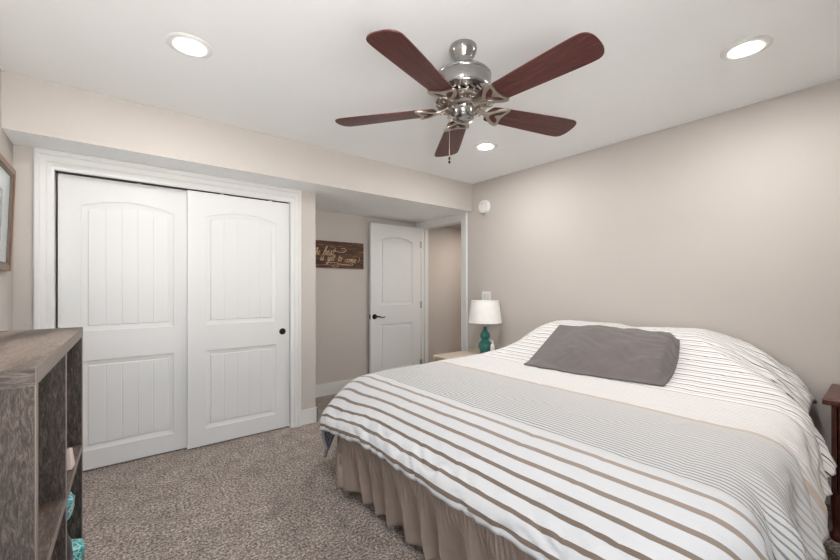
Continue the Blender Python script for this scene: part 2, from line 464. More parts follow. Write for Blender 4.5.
# ------------------------------------------------------------------ panel doors
PROF = [(0.0, 0.0), (0.003, 0.004), (0.010, 0.0065), (0.031, 0.0115), (0.035, 0.0120), (0.039, 0.0050)]
def panel_door(name, W, Hh, T, px0, px1, panels, planks):
    """door slab, local x 0..W, front face at y=0 facing -y, z 0..Hh; panels = [(z0, z1, arch_rise)]"""
    m = MB()
    def cols_of(a, b):
        c = [(0.0, -1.0)]
        for d, _ in PROF: c.append((a + d, d))
        inner0, inner1 = a + PROF[-1][0], b - PROF[-1][0]
        N = 40
        marks = [inner0 + (inner1 - inner0) * k / planks for k in range(1, planks)] if planks else []
        xs = [inner0 + (inner1 - inner0) * k / N for k in range(1, N)]
        xs = [x for x in xs if all(abs(x - q) > 0.006 for q in marks)]
        for q in marks: xs += [q - 0.004, q - 0.0001, q + 0.004]
        for x in sorted(xs): c.append((x, min(x - a, b - x)))
        for d, _ in reversed(PROF): c.append((b - d, d))
        c.append((W, -1.0)); return c, marks
    cols, marks = cols_of(px0, px1)
    rows = [(0.0, None, -1.0, 0)]
    for pi, (z0, z1, rise) in enumerate(panels):
        for d, _ in PROF: rows.append((z0 + d, pi, d, 0))
        for d, _ in reversed(PROF): rows.append((z1 - d, pi, d, rise))
    rows.append((Hh, None, -1.0, 0))
    dep = lambda d: table(d, PROF) if d >= 0 else 0.0
    xc, hw = (px0 + px1) / 2, (px1 - px0) / 2
    vs = []
    for (z, pi, dz, rise) in rows:
        for (x, dx) in cols:
            zz = z
            if rise: zz += rise * max(0.0, 1 - ((x - xc) / hw) ** 2)
            d = min(dz, dx) if pi is not None else -1
            y = dep(d)
            if d >= PROF[-1][0] - 1e-6 and any(abs(x - q) < 0.0005 for q in marks): y += 0.0018
            vs.append((x, y, zz))
    nc = len(cols); fs = []
    for i in range(len(rows) - 1):
        for k in range(nc - 1):
            a = i * nc + k; fs.append((a, a + 1, a + nc + 1, a + nc))
    m.add(vs, fs)
    nr = len(rows)
    # back and sides
    b0 = len(m.v)
    m.v += [(0, T, 0), (W, T, 0), (W, T, Hh), (0, T, Hh)]
    m.f += [[b0, b0 + 3, b0 + 2, b0 + 1],
            [k for k in range(nc)] + [b0 + 1, b0],
            [(nr - 1) * nc + k for k in range(nc)][::-1] + [b0 + 3, b0 + 2],
            [i * nc for i in range(nr)][::-1] + [b0, b0 + 3],
            [i * nc + nc - 1 for i in range(nr)] + [b0 + 2, b0 + 1]]
    m.fm += [0] * 5
    o = m.build(name, M['door'], None, 0)
    for p_ in o.data.polygons: p_.use_smooth = True
    o.data.set_sharp_from_angle(angle=math.radians(22))
    return structure(o)
cp = [(0.130, 0.742, 0.0), (0.944, 1.795, 0.052)]
d1 = panel_door('door_1', 0.765, 1.991, 0.034, 0.112, 0.642, cp, 5); d1.location = (-0.296, 3.427, 0.011)
d2 = panel_door('door_2', 0.782, 1.987, 0.034, 0.123, 0.667, cp, 5); d2.location = (0.429, 3.384, 0.011)
cup = MB().lathe([(0.001, 0.004), (0.019, 0.004), (0.022, 0.0), (0.024, -0.004), (0.027, -0.004), (0.028, 0.0), (0.028, 0.003)], 28)
cup.xf(Matrix.Rotation(PI / 2, 4, 'X'))
o = cup.build('finger_pull', M['black_metal'], d2, auto=40); o.location = (0.722, 0.0, 0.85)
o['label'] = 'black round finger pull'
for dd, xs in ((d1, (0.43,)), (d2, (0.24, 0.62))):
    for x in xs:
        hb = MB().box(-0.014, 0.014, 0.004, 0.02, 0.0, 0.02).build('hanger_bracket', M['steel_hinge'], dd)
        hb.location = (x, 0, 1.978)
od = panel_door('door_3', 0.775, 2.03, 0.035, 0.135, 0.640, [(0.188, 0.775, 0.0), (1.010, 1.822, 0.060)], 0)
# local x runs from the latch edge to the hinge edge
ang = math.atan2(3.990 - 4.008, 0.775)
od.rotation_euler = (0, 0, ang)
od.location = (3.212 - 0.775 * math.cos(ang), 3.990 - 0.775 * math.sin(ang), 0.012)
h = MB().lathe([(0.0, -0.012), (0.026, -0.012), (0.032, -0.006), (0.033, 0.0)], 24, cap=False).xf(Matrix.Rotation(-PI / 2, 4, 'X'))
h.tube([(0, -0.01, 0), (0, -0.045, 0)], 0.011, 12)
h.v = [(x, -abs(y), z) for x, y, z in h.v]
h.tube(catmull([(-0.008, -0.045, 0.0), (0.02, -0.048, 0.004), (0.06, -0.046, -0.004), (0.095, -0.044, -0.010), (0.122, -0.042, -0.004)], 6), [0.0105] * 6 + [0.0095] * 6 + [0.008] * 6 + [0.007] * 7, 10)
o = h.build('door_handle', M['black_metal'], od, auto=40); o.location = (0.056, 0.0, 0.873); o['label'] = 'black lever handle'
o = MB().box(-0.0015, 0.001, 0.005, 0.030, -0.03, 0.03).box(-0.007, 0.0, 0.011, 0.024, -0.010, 0.010).build('latch_plate', M['black_metal'], od); o.location = (0, 0, 0.873)
for z in (0.22, 1.0, 1.806):
    o = MB().tube([(0.781, -0.004, z - 0.045), (0.781, -0.004, z + 0.045)], 0.007, 10).box(0.758, 0.781, -0.0015, 0.001, z - 0.045, z + 0.045).build('hinge', M['steel_hinge'], od)

# ------------------------------------------------------------------ downlights
def make_downlight():
    t = thing('downlight', '', 'ceiling light', (0, 0, ZC), group='recessed ceiling downlights')
    MB().lathe([(0.051, -0.004), (0.058, -0.0075), (0.090, -0.006), (0.101, -0.001), (0.101, 0.0)], 48, cap=False).build('trim_ring', M['plastic_white'], t, smooth=True)
    MB().lathe([(0.0005, -0.012), (0.025, -0.0115), (0.042, -0.0095), (0.050, -0.0060), (0.051, -0.0035)], 40, cap=False).build('lens', M['lens'], t, smooth=True)
    return t
dl = make_downlight()
spots = [(0.285, 2.166, 'lit round white downlight above the sliding closet doors'),
         (2.445, 0.461, 'lit round white downlight over the right side of the bed head'),
         (2.435, 2.155, 'lit round white downlight beyond the fan, near the room corner'),
         (0.285, 0.461, 'lit round white downlight above the spot the room is seen from')]
for i, (x, y, lab) in enumerate(spots):
    o = dl if i == 0 else copy_tree(dl)
    o.location = (x, y, ZC); o['label'] = lab

# ------------------------------------------------------------------ ceiling fan
fan = thing('ceiling_fan', 'five-blade ceiling fan with dark mahogany blades and brushed nickel motor', 'ceiling fan', (1.342, 1.333, ZC))
MB().lathe([(0.066, 0.0), (0.0685, -0.012), (0.066, -0.024), (0.058, -0.042), (0.047, -0.060), (0.043, -0.074), (0.047, -0.082), (0.045, -0.090), (0.028, -0.094)], 40).build('canopy', M['nickel'], fan, auto=50)
MB().lathe([(0.020, -0.092), (0.027, -0.098), (0.026, -0.108), (0.016, -0.116), (0.016, -0.130)], 24).build('hanger_ball', M['black_metal'], fan, smooth=True)
MB().lathe([(0.03, -0.126), (0.070, -0.128), (0.115, -0.133), (0.130, -0.139), (0.1365, -0.147), (0.1365, -0.155), (0.1345, -0.158), (0.1365, -0.161), (0.1365, -0.218), (0.133, -0.226), (0.120, -0.232), (0.110, -0.244), (0.06, -0.246)], 56).build('motor_housing', M['nickel'], fan, auto=35)
MB().lathe([(0.098, -0.244), (0.098, -0.270), (0.05, -0.274)], 40).build('vent_core', M['dark'], fan, smooth=True)  # shade inside the vents, put in as a near-black core
vr = MB()
for k in range(22):
    a = 2 * PI * k / 22
    c, s_ = math.cos(a), math.sin(a)
    vr.tube([(0.108 * c, 0.108 * s_, -0.242), (0.124 * math.cos(a + .09), 0.124 * math.sin(a + .09), -0.260), (0.118 * c, 0.118 * s_, -0.277)], 0.0055, 6)
vr.lathe([(0.108, -0.272), (0.132, -0.272), (0.137, -0.279), (0.130, -0.286), (0.085, -0.289), (0.085, -0.281)], 48, cap=False)
vr.build('vent_ring', M['nickel_cast'], fan, auto=40)
MB().lathe([(0.112, -0.278), (0.085, -0.287), (0.066, -0.292), (0.060, -0.297), (0.05, -0.297)], 40).build('flywheel', M['nickel_cast'], fan, auto=40)
MB().lathe([(0.055, -0.290), (0.058, -0.296), (0.052, -0.302), (0.049, -0.307), (0.049, -0.338), (0.0525, -0.341), (0.0525, -0.352), (0.046, -0.361), (0.032, -0.368), (0.012, -0.371), (0.008, -0.376), (0.002, -0.377)], 40).build('switch_housing', M['nickel'], fan, auto=35)
def outline_mesh(outer, holes, depth, bevel=0.0):
    cu = bpy.data.curves.new('outline', 'CURVE'); cu.dimensions = '2D'; cu.fill_mode = 'BOTH'; cu.extrude = depth / 2; cu.bevel_depth = bevel
    for pts in [outer] + holes:
        sp = cu.splines.new('POLY'); sp.points.add(len(pts) - 1); sp.use_cyclic_u = True
        for q, (x, y) in zip(sp.points, pts): q.co = (x, y, 0, 1)
    ob = bpy.data.objects.new('outline', cu); S.collection.objects.link(ob)
    dg = bpy.context.evaluated_depsgraph_get()
    me = bpy.data.meshes.new_from_object(ob.evaluated_get(dg))
    bpy.data.objects.remove(ob)
    return me
def xy(pts): return [(v.x, v.y) for v in pts]
bl = catmull([(0.132, 0.0, 0), (0.140, 0.035, 0), (0.165, 0.052, 0), (0.30, 0.060, 0), (0.48, 0.069, 0), (0.60, 0.073, 0), (0.640, 0.066, 0), (0.659, 0.040, 0), (0.664, 0.0, 0), (0.659, -0.040, 0), (0.640, -0.066, 0), (0.60, -0.073, 0), (0.48, -0.069, 0), (0.30, -0.060, 0), (0.165, -0.052, 0), (0.140, -0.035, 0)], 6, True)
blade_me = outline_mesh(xy(bl), [], 0.004, 0.0012); blade_me.name = 'blade'
[setattr(v, 'co', (0.13 + (v.co.x - 0.13) * 1.02, v.co.y * 1.07, v.co.z)) for v in blade_me.vertices]; blade_me.materials.clear(); blade_me.materials.append(M['blade'])
io = catmull([(0.085, 0.013, 0), (0.120, 0.010, 0), (0.148, 0.014, 0), (0.172, 0.030, 0), (0.198, 0.050, 0), (0.228, 0.064, 0), (0.250, 0.066, 0), (0.258, 0.056, 0), (0.250, 0.030, 0), (0.244, 0.0, 0), (0.250, -0.030, 0), (0.258, -0.056, 0), (0.250, -0.066, 0), (0.228, -0.064, 0), (0.198, -0.050, 0), (0.172, -0.030, 0), (0.148, -0.014, 0), (0.120, -0.010, 0), (0.085, -0.013, 0)], 5, True)
ih = catmull([(0.166, 0.0, 0), (0.176, 0.017, 0), (0.200, 0.035, 0), (0.226, 0.047, 0), (0.240, 0.048, 0), (0.236, 0.028, 0), (0.226, 0.014, 0), (0.205, 0.0, 0), (0.226, -0.014, 0), (0.236, -0.028, 0), (0.240, -0.048, 0), (0.226, -0.047, 0), (0.200, -0.035, 0), (0.176, -0.017, 0)], 4, True)
iron_me = outline_mesh(xy(io), [xy(ih)], 0.005, 0.0018); iron_me.name = 'blade_iron'
iron_me.materials.clear(); iron_me.materials.append(M['nickel_cast'])
for v in iron_me.vertices:      # the neck climbs to the flywheel
    v.co.z += 0.016 * (1 - smooth01(v.co.x, 0.085, 0.150)); v.co.x = 0.075 + (v.co.x - 0.085) * 0.90; v.co.y *= 1.06
for k in range(5):
    a = math.radians(-17 + 72 * k)
    o = bpy.data.objects.new('blade', blade_me); S.collection.objects.link(o); o.parent = fan
    mt = Matrix.Rotation(a, 4, 'Z') @ Matrix.Translation((0, 0, -0.305)) @ Matrix.Rotation(math.radians(-10), 4, 'X')
    o.matrix_local = mt
    o = bpy.data.objects.new('blade_iron', iron_me); S.collection.objects.link(o); o.parent = fan
    o.matrix_local = mt @ Matrix.Translation((0, 0, -0.0068))
    # scroll between two irons
    a2 = a + math.radians(36)
    sc = MB()
    for sg in (-1, 1):
        pts = []
        for q in range(15):
            th = q / 14 * 1.5 * PI; rr = 0.020 - 0.010 * q / 14
            pts.append((0.118 + rr * math.cos(th), sg * (0.022 + rr * math.sin(th)), -0.292 - 0.004 * q / 14))
        sc.tube(pts, 0.0042, 6)
    sc.xf(Matrix.Rotation(a2, 4, 'Z'))
    sc.build('scroll', M['nickel_cast'], fan, smooth=True)
cx_, cy_ = -0.7805 * 0.055, 0.6246 * 0.055
ch = MB().tube([(cx_ * 0.8, cy_ * 0.8, -0.346), (cx_ * 1.1, cy_ * 1.1, -0.348), (cx_ * 1.25, cy_ * 1.25, -0.358), (cx_ * 1.25, cy_ * 1.25, -0.54)], 0.0014, 6)
z = -0.36
while z > -0.54:
    ch.lathe([(0.0003, 0.0018), (0.0018, 0), (0.0003, -0.0018)], 6, (cx_ * 1.25, cy_ * 1.25, z), False); z -= 0.0062
pc = ch.build('pull_chain', M['nickel_cast'], fan)
MB().lathe([(0.0015, 0.0), (0.0035, -0.006), (0.006, -0.016), (0.0015, -0.0185), (0.002, -0.022), (0.006, -0.028), (0.005, -0.034), (0.001, -0.037)], 14, (cx_ * 1.25, cy_ * 1.25, -0.538)).build('chain_fob', M['black_metal'], pc, smooth=True)

# ------------------------------------------------------------------ things on the walls
sd = thing('smoke_detector', 'round white smoke detector high on the wall beside the soffit', 'smoke detector', (XR, 2.862, 2.147), (0, -PI / 2, 0))
MB().lathe([(0.078, 0.0), (0.078, 0.008), (0.074, 0.010)], 40).build('base', M['plastic_white'], sd, auto=40)
MB().lathe([(0.073, 0.010), (0.072, 0.028), (0.066, 0.036), (0.050, 0.040), (0.036, 0.0405), (0.034, 0.038), (0.024, 0.038), (0.022, 0.041), (0.001, 0.042)], 40).build('cover', M['plastic_white'], sd, auto=30)
MB().lathe([(0.0075, 0.038), (0.0075, 0.0425), (0.005, 0.043)], 16, (0.036, 0.010, 0)).build('test_button', plain('grey plastic', (0.45, 0.45, 0.44), 0.4), sd)
sw = thing('switch_plate', 'white double switch plate on the wall above the lamp shade', 'switch', (XR, 2.838, 1.145))
MB().box(-0.006, 0, -0.062, 0.062, -0.058, 0.058).build('plate', M['plastic_white'], sw, 0.003)
for yy in (-0.023, 0.023):
    m = MB(); m.add([(-0.0065, yy - 0.0165, -0.033), (-0.0065, yy + 0.0165, -0.033), (-0.0125, yy + 0.0165, 0.033), (-0.0125, yy - 0.0165, 0.033), (-0.002, yy - 0.0165, -0.033), (-0.002, yy + 0.0165, -0.033), (-0.002, yy + 0.0165, 0.033), (-0.002, yy - 0.0165, 0.033)],
              [(0, 1, 2, 3), (4, 7, 6, 5), (0, 4, 5, 1), (2, 6, 7, 3), (0, 3, 7, 4), (1, 5, 6, 2)])
    m.build('rocker', plain('light grey rocker', (0.66, 0.66, 0.66), 0.35), sw, 0.001)

# wooden sign with script
sg = thing('wall_sign', 'dark brown wooden sign with cursive lettering on the alcove wall', 'sign', (2.034, YA - 0.004, 1.628))
m = MB()
for i, (z0, z1) in enumerate(((-0.155, -0.053), (-0.051, 0.051), (0.053, 0.156))):
    m.box(-0.344, 0.344, -0.019, 0.003, z0, z1)
m.build('plank_board', M['sign_wood'], sg, 0.002)
GL = {
 't': ([[(0.32, 1.5), (0.22, 0.8), (0.14, 0.2), (0.24, 0.0), (0.42, 0.16)], [(0.0, 1.02), (0.55, 1.06)]], 0.42),
 'h': ([[(0.0, 0.1), (0.3, 0.9), (0.42, 1.6), (0.30, 1.72), (0.20, 1.2), (0.08, 0.0), (0.2, 0.6), (0.4, 0.92), (0.5, 0.7), (0.44, 0.15), (0.55, 0.0), (0.7, 0.15)]], 0.68),
 'e': ([[(0.0, 0.15), (0.3, 0.5), (0.42, 0.8), (0.28, 0.98), (0.12, 0.7), (0.10, 0.25), (0.28, 0.0), (0.55, 0.2)]], 0.52),
 'b': ([[(0.0, 0.15), (0.3, 0.9), (0.45, 1.7), (0.32, 1.8), (0.2, 1.1), (0.12, 0.3), (0.25, 0.0), (0.45, 0.2), (0.48, 0.6), (0.40, 0.9), (0.62, 0.82)]], 0.60),
 's': ([[(0.0, 0.1), (0.22, 0.65), (0.32, 1.02), (0.36, 0.6), (0.40, 0.2), (0.25, 0.0), (0.08, 0.12), (0.3, 0.08), (0.58, 0.22)]], 0.54),
 'i': ([[(0.0, 0.15), (0.2, 0.9), (0.14, 0.3), (0.22, 0.0), (0.4, 0.18)], [(0.27, 1.30), (0.30, 1.36)]], 0.38),
 'y': ([[(0.0, 0.8), (0.12, 0.95), (0.12, 0.35), (0.26, 0.05), (0.5, 0.95), (0.40, 0.0), (0.22, -0.85), (0.05, -0.95), (0.02, -0.6), (0.5, 0.0), (0.62, 0.15)]], 0.60),
 'o': ([[(0.45, 0.9), (0.2, 0.95), (0.05, 0.5), (0.14, 0.05), (0.36, 0.1), (0.48, 0.55), (0.42, 0.92), (0.66, 0.8)]], 0.60),
 'c': ([[(0.46, 0.78), (0.34, 0.98), (0.10, 0.7), (0.07, 0.25), (0.26, 0.0), (0.54, 0.2)]], 0.50),
 'm': ([[(0.0, 0.7), (0.1, 0.95), (0.08, 0.0), (0.2, 0.75), (0.34, 0.95), (0.36, 0.0), (0.48, 0.75), (0.62, 0.95), (0.62, 0.2), (0.72, 0.0), (0.88, 0.18)]], 0.84),
 'T': ([[(-0.5, 1.35), (-0.2, 1.62), (0.3, 1.5), (0.8, 1.62)], [(0.32, 1.5), (0.24, 0.8), (0.10, 0.1), (-0.15, -0.05), (-0.3, 0.15)]], 0.50)}
lt = MB()
def write(text, x, z, size, sx=1.0, slant=0.28):
    for chx in text:
        if chx == ' ':
            x += 0.42 * size * sx; continue
        strokes, adv = GL[chx]
        for st in strokes:
            pts = catmull([(x + (px_ * sx + slant * pz) * size, -0.021, z + pz * size) for px_, pz in st], 5)
            lt.tube(pts, 0.0040, 6)
        x += adv * size * sx
    return x
U = 0.001155
def sx_(px_): return (px_ - 336) * U      # along the board
def sz_(py_): return (273 - py_) * 0.001
e1 = write('The', sx_(66), sz_(283), 0.048, 1.0)
e1 = write('best', sx_(168), sz_(284), 0.056, 1.22)
lt.tube(catmull([(sx_(285), -0.021, sz_(228)), (sx_(330), -0.021, sz_(238)), (sx_(395), -0.021, sz_(238)), (sx_(425), -0.021, sz_(212)), (sx_(400), -0.021, sz_(192)), (sx_(372), -0.021, sz_(202))], 6), 0.0038, 6)
write('is', sx_(140), sz_(345), 0.042, 1.15)
write('yet', sx_(215), sz_(345), 0.046, 1.25)
write('to', sx_(328), sz_(348), 0.046, 1.15)
write('come', sx_(408), sz_(355), 0.042, 1.45)
lt.tube(catmull([(sx_(560), -0.021, sz_(352)), (sx_(585), -0.021, sz_(318)), (sx_(575), -0.021, sz_(290))], 6), 0.0036, 6)
lt.tube(catmull([(sx_(225), -0.021, sz_(368)), (sx_(300), -0.021, sz_(366)), (sx_(400), -0.021, sz_(382)), (sx_(500), -0.021, sz_(372)), (sx_(490), -0.021, sz_(392)), (sx_(400), -0.021, sz_(388)), (sx_(300), -0.021, sz_(392)), (sx_(272), -0.021, sz_(408)), (sx_(300), -0.021, sz_(418)), (sx_(345), -0.021, sz_(404))], 6), 0.0034, 6)
lt.build('lettering', M['lettering'], sg, smooth=True)['label'] = 'tan cursive words'

# framed picture on the left wall, leaning out at the top
pf = thing('framed_picture', 'honey brown wooden framed print with pale mat on the left wall', 'picture', (XL + 0.002, 2.80, 1.345), (0, math.radians(2.0), 0))
PW, PH, FW = 0.335, 0.575, 0.034
m = MB()
for y0, y1, z0, z1 in ((-PW, -PW + FW, 0, PH), (PW - FW, PW, 0, PH), (-PW + FW, PW - FW, 0, FW), (-PW + FW, PW - FW, PH - FW, PH)):
    m.box(0.0, 0.022, y0, y1, z0, z1)
m.build('frame', M['frame_wood'], pf, 0.003)
m = MB(); f2 = FW + 0.012
for y0, y1, z0, z1 in ((-PW + FW, -PW + f2, FW, PH - FW), (PW - f2, PW - FW, FW, PH - FW), (-PW + f2, PW - f2, FW, f2), (-PW + f2, PW - f2, PH - f2, PH - FW)):
    m.box(0.0, 0.017, y0, y1, z0, z1)
m.build('liner', plain('grey brown liner', (0.12, 0.10, 0.09), 0.5), pf, 0.001)
box('mat_board', 0.002, 0.007, -PW + f2, PW - f2, f2, PH - f2, plain('pale blue grey mat', (0.74, 0.79, 0.80), 0.8), pf)
box('print', 0.006, 0.008, -PW + 0.20, PW - 0.20, 0.15, PH - 0.15, M['art'], pf)
box('glass_pane', 0.010, 0.012, -PW + f2, PW - f2, f2, PH - f2, M['glass'], pf)

# ------------------------------------------------------------------ cube bookcase (front face towards +x, local y along the front)
bc = thing('cube_bookcase', 'dark rustic grey wood cube bookcase standing against the left wall', 'bookcase', (-0.115, 0.985, 0), (0, 0, -math.radians(1.3)))
BL, BD, BZ = 0.885, 0.345, 1.11
box('top_board', -BD, 0, 0, BL, BZ - 0.033, BZ, M['grey_wood_top'], bc, 0.0008)
box('end_edge_band', -BD, -0.0005, -0.001, 0.0006, BZ - 0.0325, BZ - 0.0005, M['grey_wood_x'], bc)
box('top_edge_band', -0.001, 0.0006, 0.0005, BL - 0.0005, BZ - 0.0325, BZ - 0.0005, M['wood_edge'], bc)
def panel(name, y0, y1, z0, z1, mat):
    o = box(name, -BD, -0.001, y0, y1, z0, z1, mat, bc)
    box('edge_band', -0.001, 0.0, y0 + 0.0003, y1 - 0.0003, z0, z1, M['wood_edge'], o)
panel('side_panel', 0, 0.028, 0, BZ - 0.033, M['grey_wood_v'])
panel('side_panel', BL - 0.028, BL, 0, BZ - 0.033, M['grey_wood_v'])
panel('divider', 0.420, 0.440, 0.06, BZ - 0.033, M['grey_wood_v'])
for y0, y1 in ((0.028, 0.420), (0.440, BL - 0.028)):
    for z in (0.664, 0.274, 0.04):
        panel('shelf', y0, y1, z, z + 0.022, M['grey_wood_h'])
box('back_panel', -BD, -BD + 0.006, 0.028, BL - 0.028, 0.0, BZ - 0.033, M['grey_wood_v'], bc)
box('plinth', -0.04, -0.02, 0.028, BL - 0.028, 0.0, 0.04, M['grey_wood_h'], bc)
bm_ = Matrix.Translation((-0.115, 0.985, 0)) @ Matrix.Rotation(-math.radians(1.3), 4, 'Z')
def blob(rx, ry, rz, seed, crumple, e=0.6, nu=28, nv=18):
    m = MB(); vs = []
    sp = lambda t, p: math.copysign(abs(t) ** p, t)
    for j in range(nv + 1):
        ph = -PI / 2 + PI * j / nv
        for i in range(nu):
            th = 2 * PI * i / nu
            p = Vector((rx * sp(math.cos(ph), e) * sp(math.cos(th), e), ry * sp(math.cos(ph), e) * sp(math.sin(th), e), rz * sp(math.sin(ph), e)))
            k = 1 + crumple * noise.noise(p * 22 + Vector((seed, seed, 0))) + crumple * 0.6 * noise.noise(p * 55 + Vector((seed, 0, 3)))
            q = p * k; q.z = max(-rz, q.z)
            vs.append(q)
    fs = []
    for j in range(nv):
        for i in range(nu):
            a, b = j * nu + i, j * nu + (i + 1) % nu; fs.append((a, b, b + nu, a + nu))
    return m.add(vs, fs)
def at_bc(o, x, y, z, rz=0):
    o.location = bm_ @ Vector((x, y, z)); o.rotation_euler = (0, 0, rz - math.radians(1.3))
pp = MB(); pp.add([(-0.05, -0.030, 0), (0.018, -0.034, 0), (0.022, 0.012, 0.0), (-0.05, 0.010, 0), (-0.05, -0.045, 0.050), (0.016, -0.050, 0.076), (0.020, -0.034, 0.070), (-0.05, -0.030, 0.046)],
                  [(0, 3, 2, 1), (4, 5, 6, 7), (0, 1, 5, 4), (1, 2, 6, 5), (2, 3, 7, 6), (3, 0, 4, 7)])
o = pp.build('folded_paper', M['pink_paper'], None, 0.002); at_bc(o, -0.024, 0.655, 0.6865)
tag(o, 'pale pink folded paper lying on the upper shelf of the grey bookcase', 'paper')
o = blob(0.10, 0.075, 0.112, 3, 0.14).build('pouch', M['black_cloth'], None, smooth=True); at_bc(o, -0.102, 0.575, 0.4090)
tag(o, 'black cloth pouch with white mark on the lower bookcase shelf', 'pouch')
mk = MB(); mk.tube(catmull([(0.0, -0.012, -0.018), (0, 0.004, -0.006), (0, -0.006, 0.004), (0, 0.010, 0.016), (0, -0.004, 0.022)], 5), 0.0022, 6)
k = mk.build('logo_mark', M['plastic_white'], o); k.location = (0.101, 0.03, -0.02)
o = blob(0.080, 0.070, 0.048, 9, 0.16).build('plastic_bag', M['teal_bag'], None, smooth=True); at_bc(o, -0.080, 0.575, 0.5905, 0.1)
tag(o, 'crumpled teal printed plastic bag on top of the black pouch', 'bag')
o = blob(0.075, 0.045, 0.040, 5, 0.16).build('cloth', M['teal_cloth'], None, smooth=True); at_bc(o, -0.062, 0.790, 0.3365, 0.05)
tag(o, 'teal patterned cloth sticking out of the lower bookcase shelf', 'cloth')

# ------------------------------------------------------------------ bed
YC = 1.24
bed = thing('bed', 'king bed with gathered taupe bed skirt under the striped duvet', 'bed', (2.1, YC, 0))
def rbox(x0, x1, y0, y1, z0, z1, r, name, mat, parent):
    o = MB().box(x0, x1, y0, y1, z0, z1).build(name, mat, parent)
    b = o.modifiers.new('edge', 'BEVEL'); b.width = r; b.segments = 4
    for p_ in o.data.polygons: p_.use_smooth = True
    return o
rbox(-0.985, 1.08, -0.81, 0.80, 0.10, 0.34, 0.02, 'box_spring', M['mattress'], bed)
rbox(-0.95, 1.08, -0.84, 0.83, 0.345, 0.435, 0.04, 'mattress', M['mattress'], bed)
for sx in (-0.9, 0.95):
    for sy in (-0.75, 0.75):
        MB().lathe([(0.03, 0.0), (0.035, 0.03), (0.035, 0.10)], 16, (sx, sy, 0)).build('leg', M['black_metal'], bed)
def skirt():
    m = MB()
    path = [(1.05, -0.875), (-0.2, -0.875), (-0.95, -0.875), (-1.03, -0.86), (-1.068, -0.80), (-1.085, -0.4), (-1.085, 0.2), (-1.07, 0.78), (-1.045, 0.845), (-0.97, 0.862), (-0.2, 0.865), (1.05, 0.865)]
    fine = catmull([(x, y, 0) for x, y in path], 60)
    pts = []; step = 0.0055; left = 0.0
    for a, b in zip(fine, fine[1:]):
        L = (b - a).length
        if L < 1e-9: continue
        t = (b - a) / L; q = left
        while q < L:
            pts.append((a + t * q, Vector((t.y, -t.x, 0)))); q += step
        left = q - L
    NV = 22; vs = []; sacc = 0.0; prev = pts[0][0]
    # irregular pleats: phase advances unevenly along the path
    ph = 0.0
    for p, nr in pts:
        ds = (p - prev).length; prev = p; sacc += ds
        ph += ds * 2 * PI / (0.140 + 0.07 * noise.noise(Vector((sacc * 3.1, 0, 0))))
        amp = 0.040 * (0.75 + 0.9 * noise.noise(Vector((sacc * 5, 3, 0))))
        hem = 0.050 + 0.02 * smooth01(p.y, 0.4, 0.8) * (p.x < -1.0) + 0.022 * noise.noise(Vector((sacc * 6, 9, 0)))
        for j in range(NV + 1):
            v = j / NV
            z = 0.43 + (hem - 0.43) * v
            g = smooth01(v, 0.0, 0.75)
            a2 = 0.0075 * (1 - smooth01(v, 0.1, 0.6)) * math.sin(sacc * 2 * PI / 0.021 + 2 * noise.noise(Vector((sacc * 20, v * 3, 0))))
            sh = ph + 2.1 * noise.noise(Vector((sacc * 4, v * 1.2, 5)))
            fold = math.sin(sh); fold = math.copysign(abs(fold) ** 0.8, fold)
            off = amp * g * (fold + 0.35) + a2 + (0.024 + 0.045 * (p.x < -0.9) * (1 - smooth01(abs(p.y), 0.45, 0.85))) * v + 0.005 * noise.noise(Vector((sacc * 30, v * 8, 2)))
            tang = Vector((nr.y, -nr.x, 0)) * (0.018 * g * math.cos(sh))
            q = p + nr * off + tang
            vs.append((q.x, q.y, z))
    fs = []; n1 = NV + 1
    for i in range(len(pts) - 1):
        for j in range(NV):
            a = i * n1 + j; fs.append((a, a + 1, a + n1 + 1, a + n1))
    m.add(vs, fs)
    o = m.build('bed_skirt', M['skirt'], bed, smooth=True)
    so_ = o.modifiers.new('thickness', 'SOLIDIFY'); so_.thickness = 0.0025; so_.offset = 0
    o['label'] = 'gathered taupe bed skirt'
    return o
skirt()

# duvet ---------------------------------------------------------------------
HEADP = [(3.192, 0.935), (3.15, 0.958), (3.09, 0.968), (3.0, 0.972), (2.88, 0.970), (2.76, 0.950), (2.64, 0.905), (2.52, 0.852), (2.40, 0.805), (2.26, 0.765), (2.10, 0.735), (1.92, 0.715), (1.7, 0.702), (1.5, 0.690), (1.32, 0.674)]
hp = catmull([(x, 0, z) for x, z in HEADP], 10)
acc = [0.0]
for a, b in zip(hp, hp[1:]): acc.append(acc[-1] + (b - a).length)
A0 = acc[-1]
def centre(a):
    a = max(0.0, min(A0, a))
    lo = 0
    for i in range(len(acc) - 1):
        if acc[i + 1] >= a: lo = i; break
    t = (a - acc[lo]) / max(1e-9, acc[lo + 1] - acc[lo])
    v = hp[lo].lerp(hp[lo + 1], t); return v.x, v.z
FOOT = [(0, 13), (0.05, 25), (0.10, 29), (0.20, 29), (0.30, 28), (0.35, 32), (0.385, 58), (0.42, 92), (0.48, 98), (1.2, 96)]
SIDE = [(0, 3), (0.12, 12), (0.24, 32), (0.32, 52), (0.40, 68), (0.55, 77), (1.2, 82)]
HEADF = [(0, 14), (0.10, 27), (0.25, 40), (0.42, 52), (0.6, 66), (0.75, 76), (1.2, 80)]
HEAD = [(0, 8), (0.25, 28), (0.45, 44), (0.60, 62), (0.75, 74), (1.2, 78)]
def integ(tb):
    out = [(0.0, 0.0)]; st = 0.005
    for i in range(240):
        a = math.radians(table((i + .5) * st, tb)); x, z = out[-1]
        out.append((x + st * math.cos(a), z + st * math.sin(a)))
    return out
SIDEN = [(0, 6), (0.06, 20), (0.12, 46), (0.17, 68), (0.24, 78), (1.2, 82)]
IF, IS, ISN, IH, IHF = integ(FOOT), integ(SIDE), integ(SIDEN), integ(HEAD), integ(HEADF)
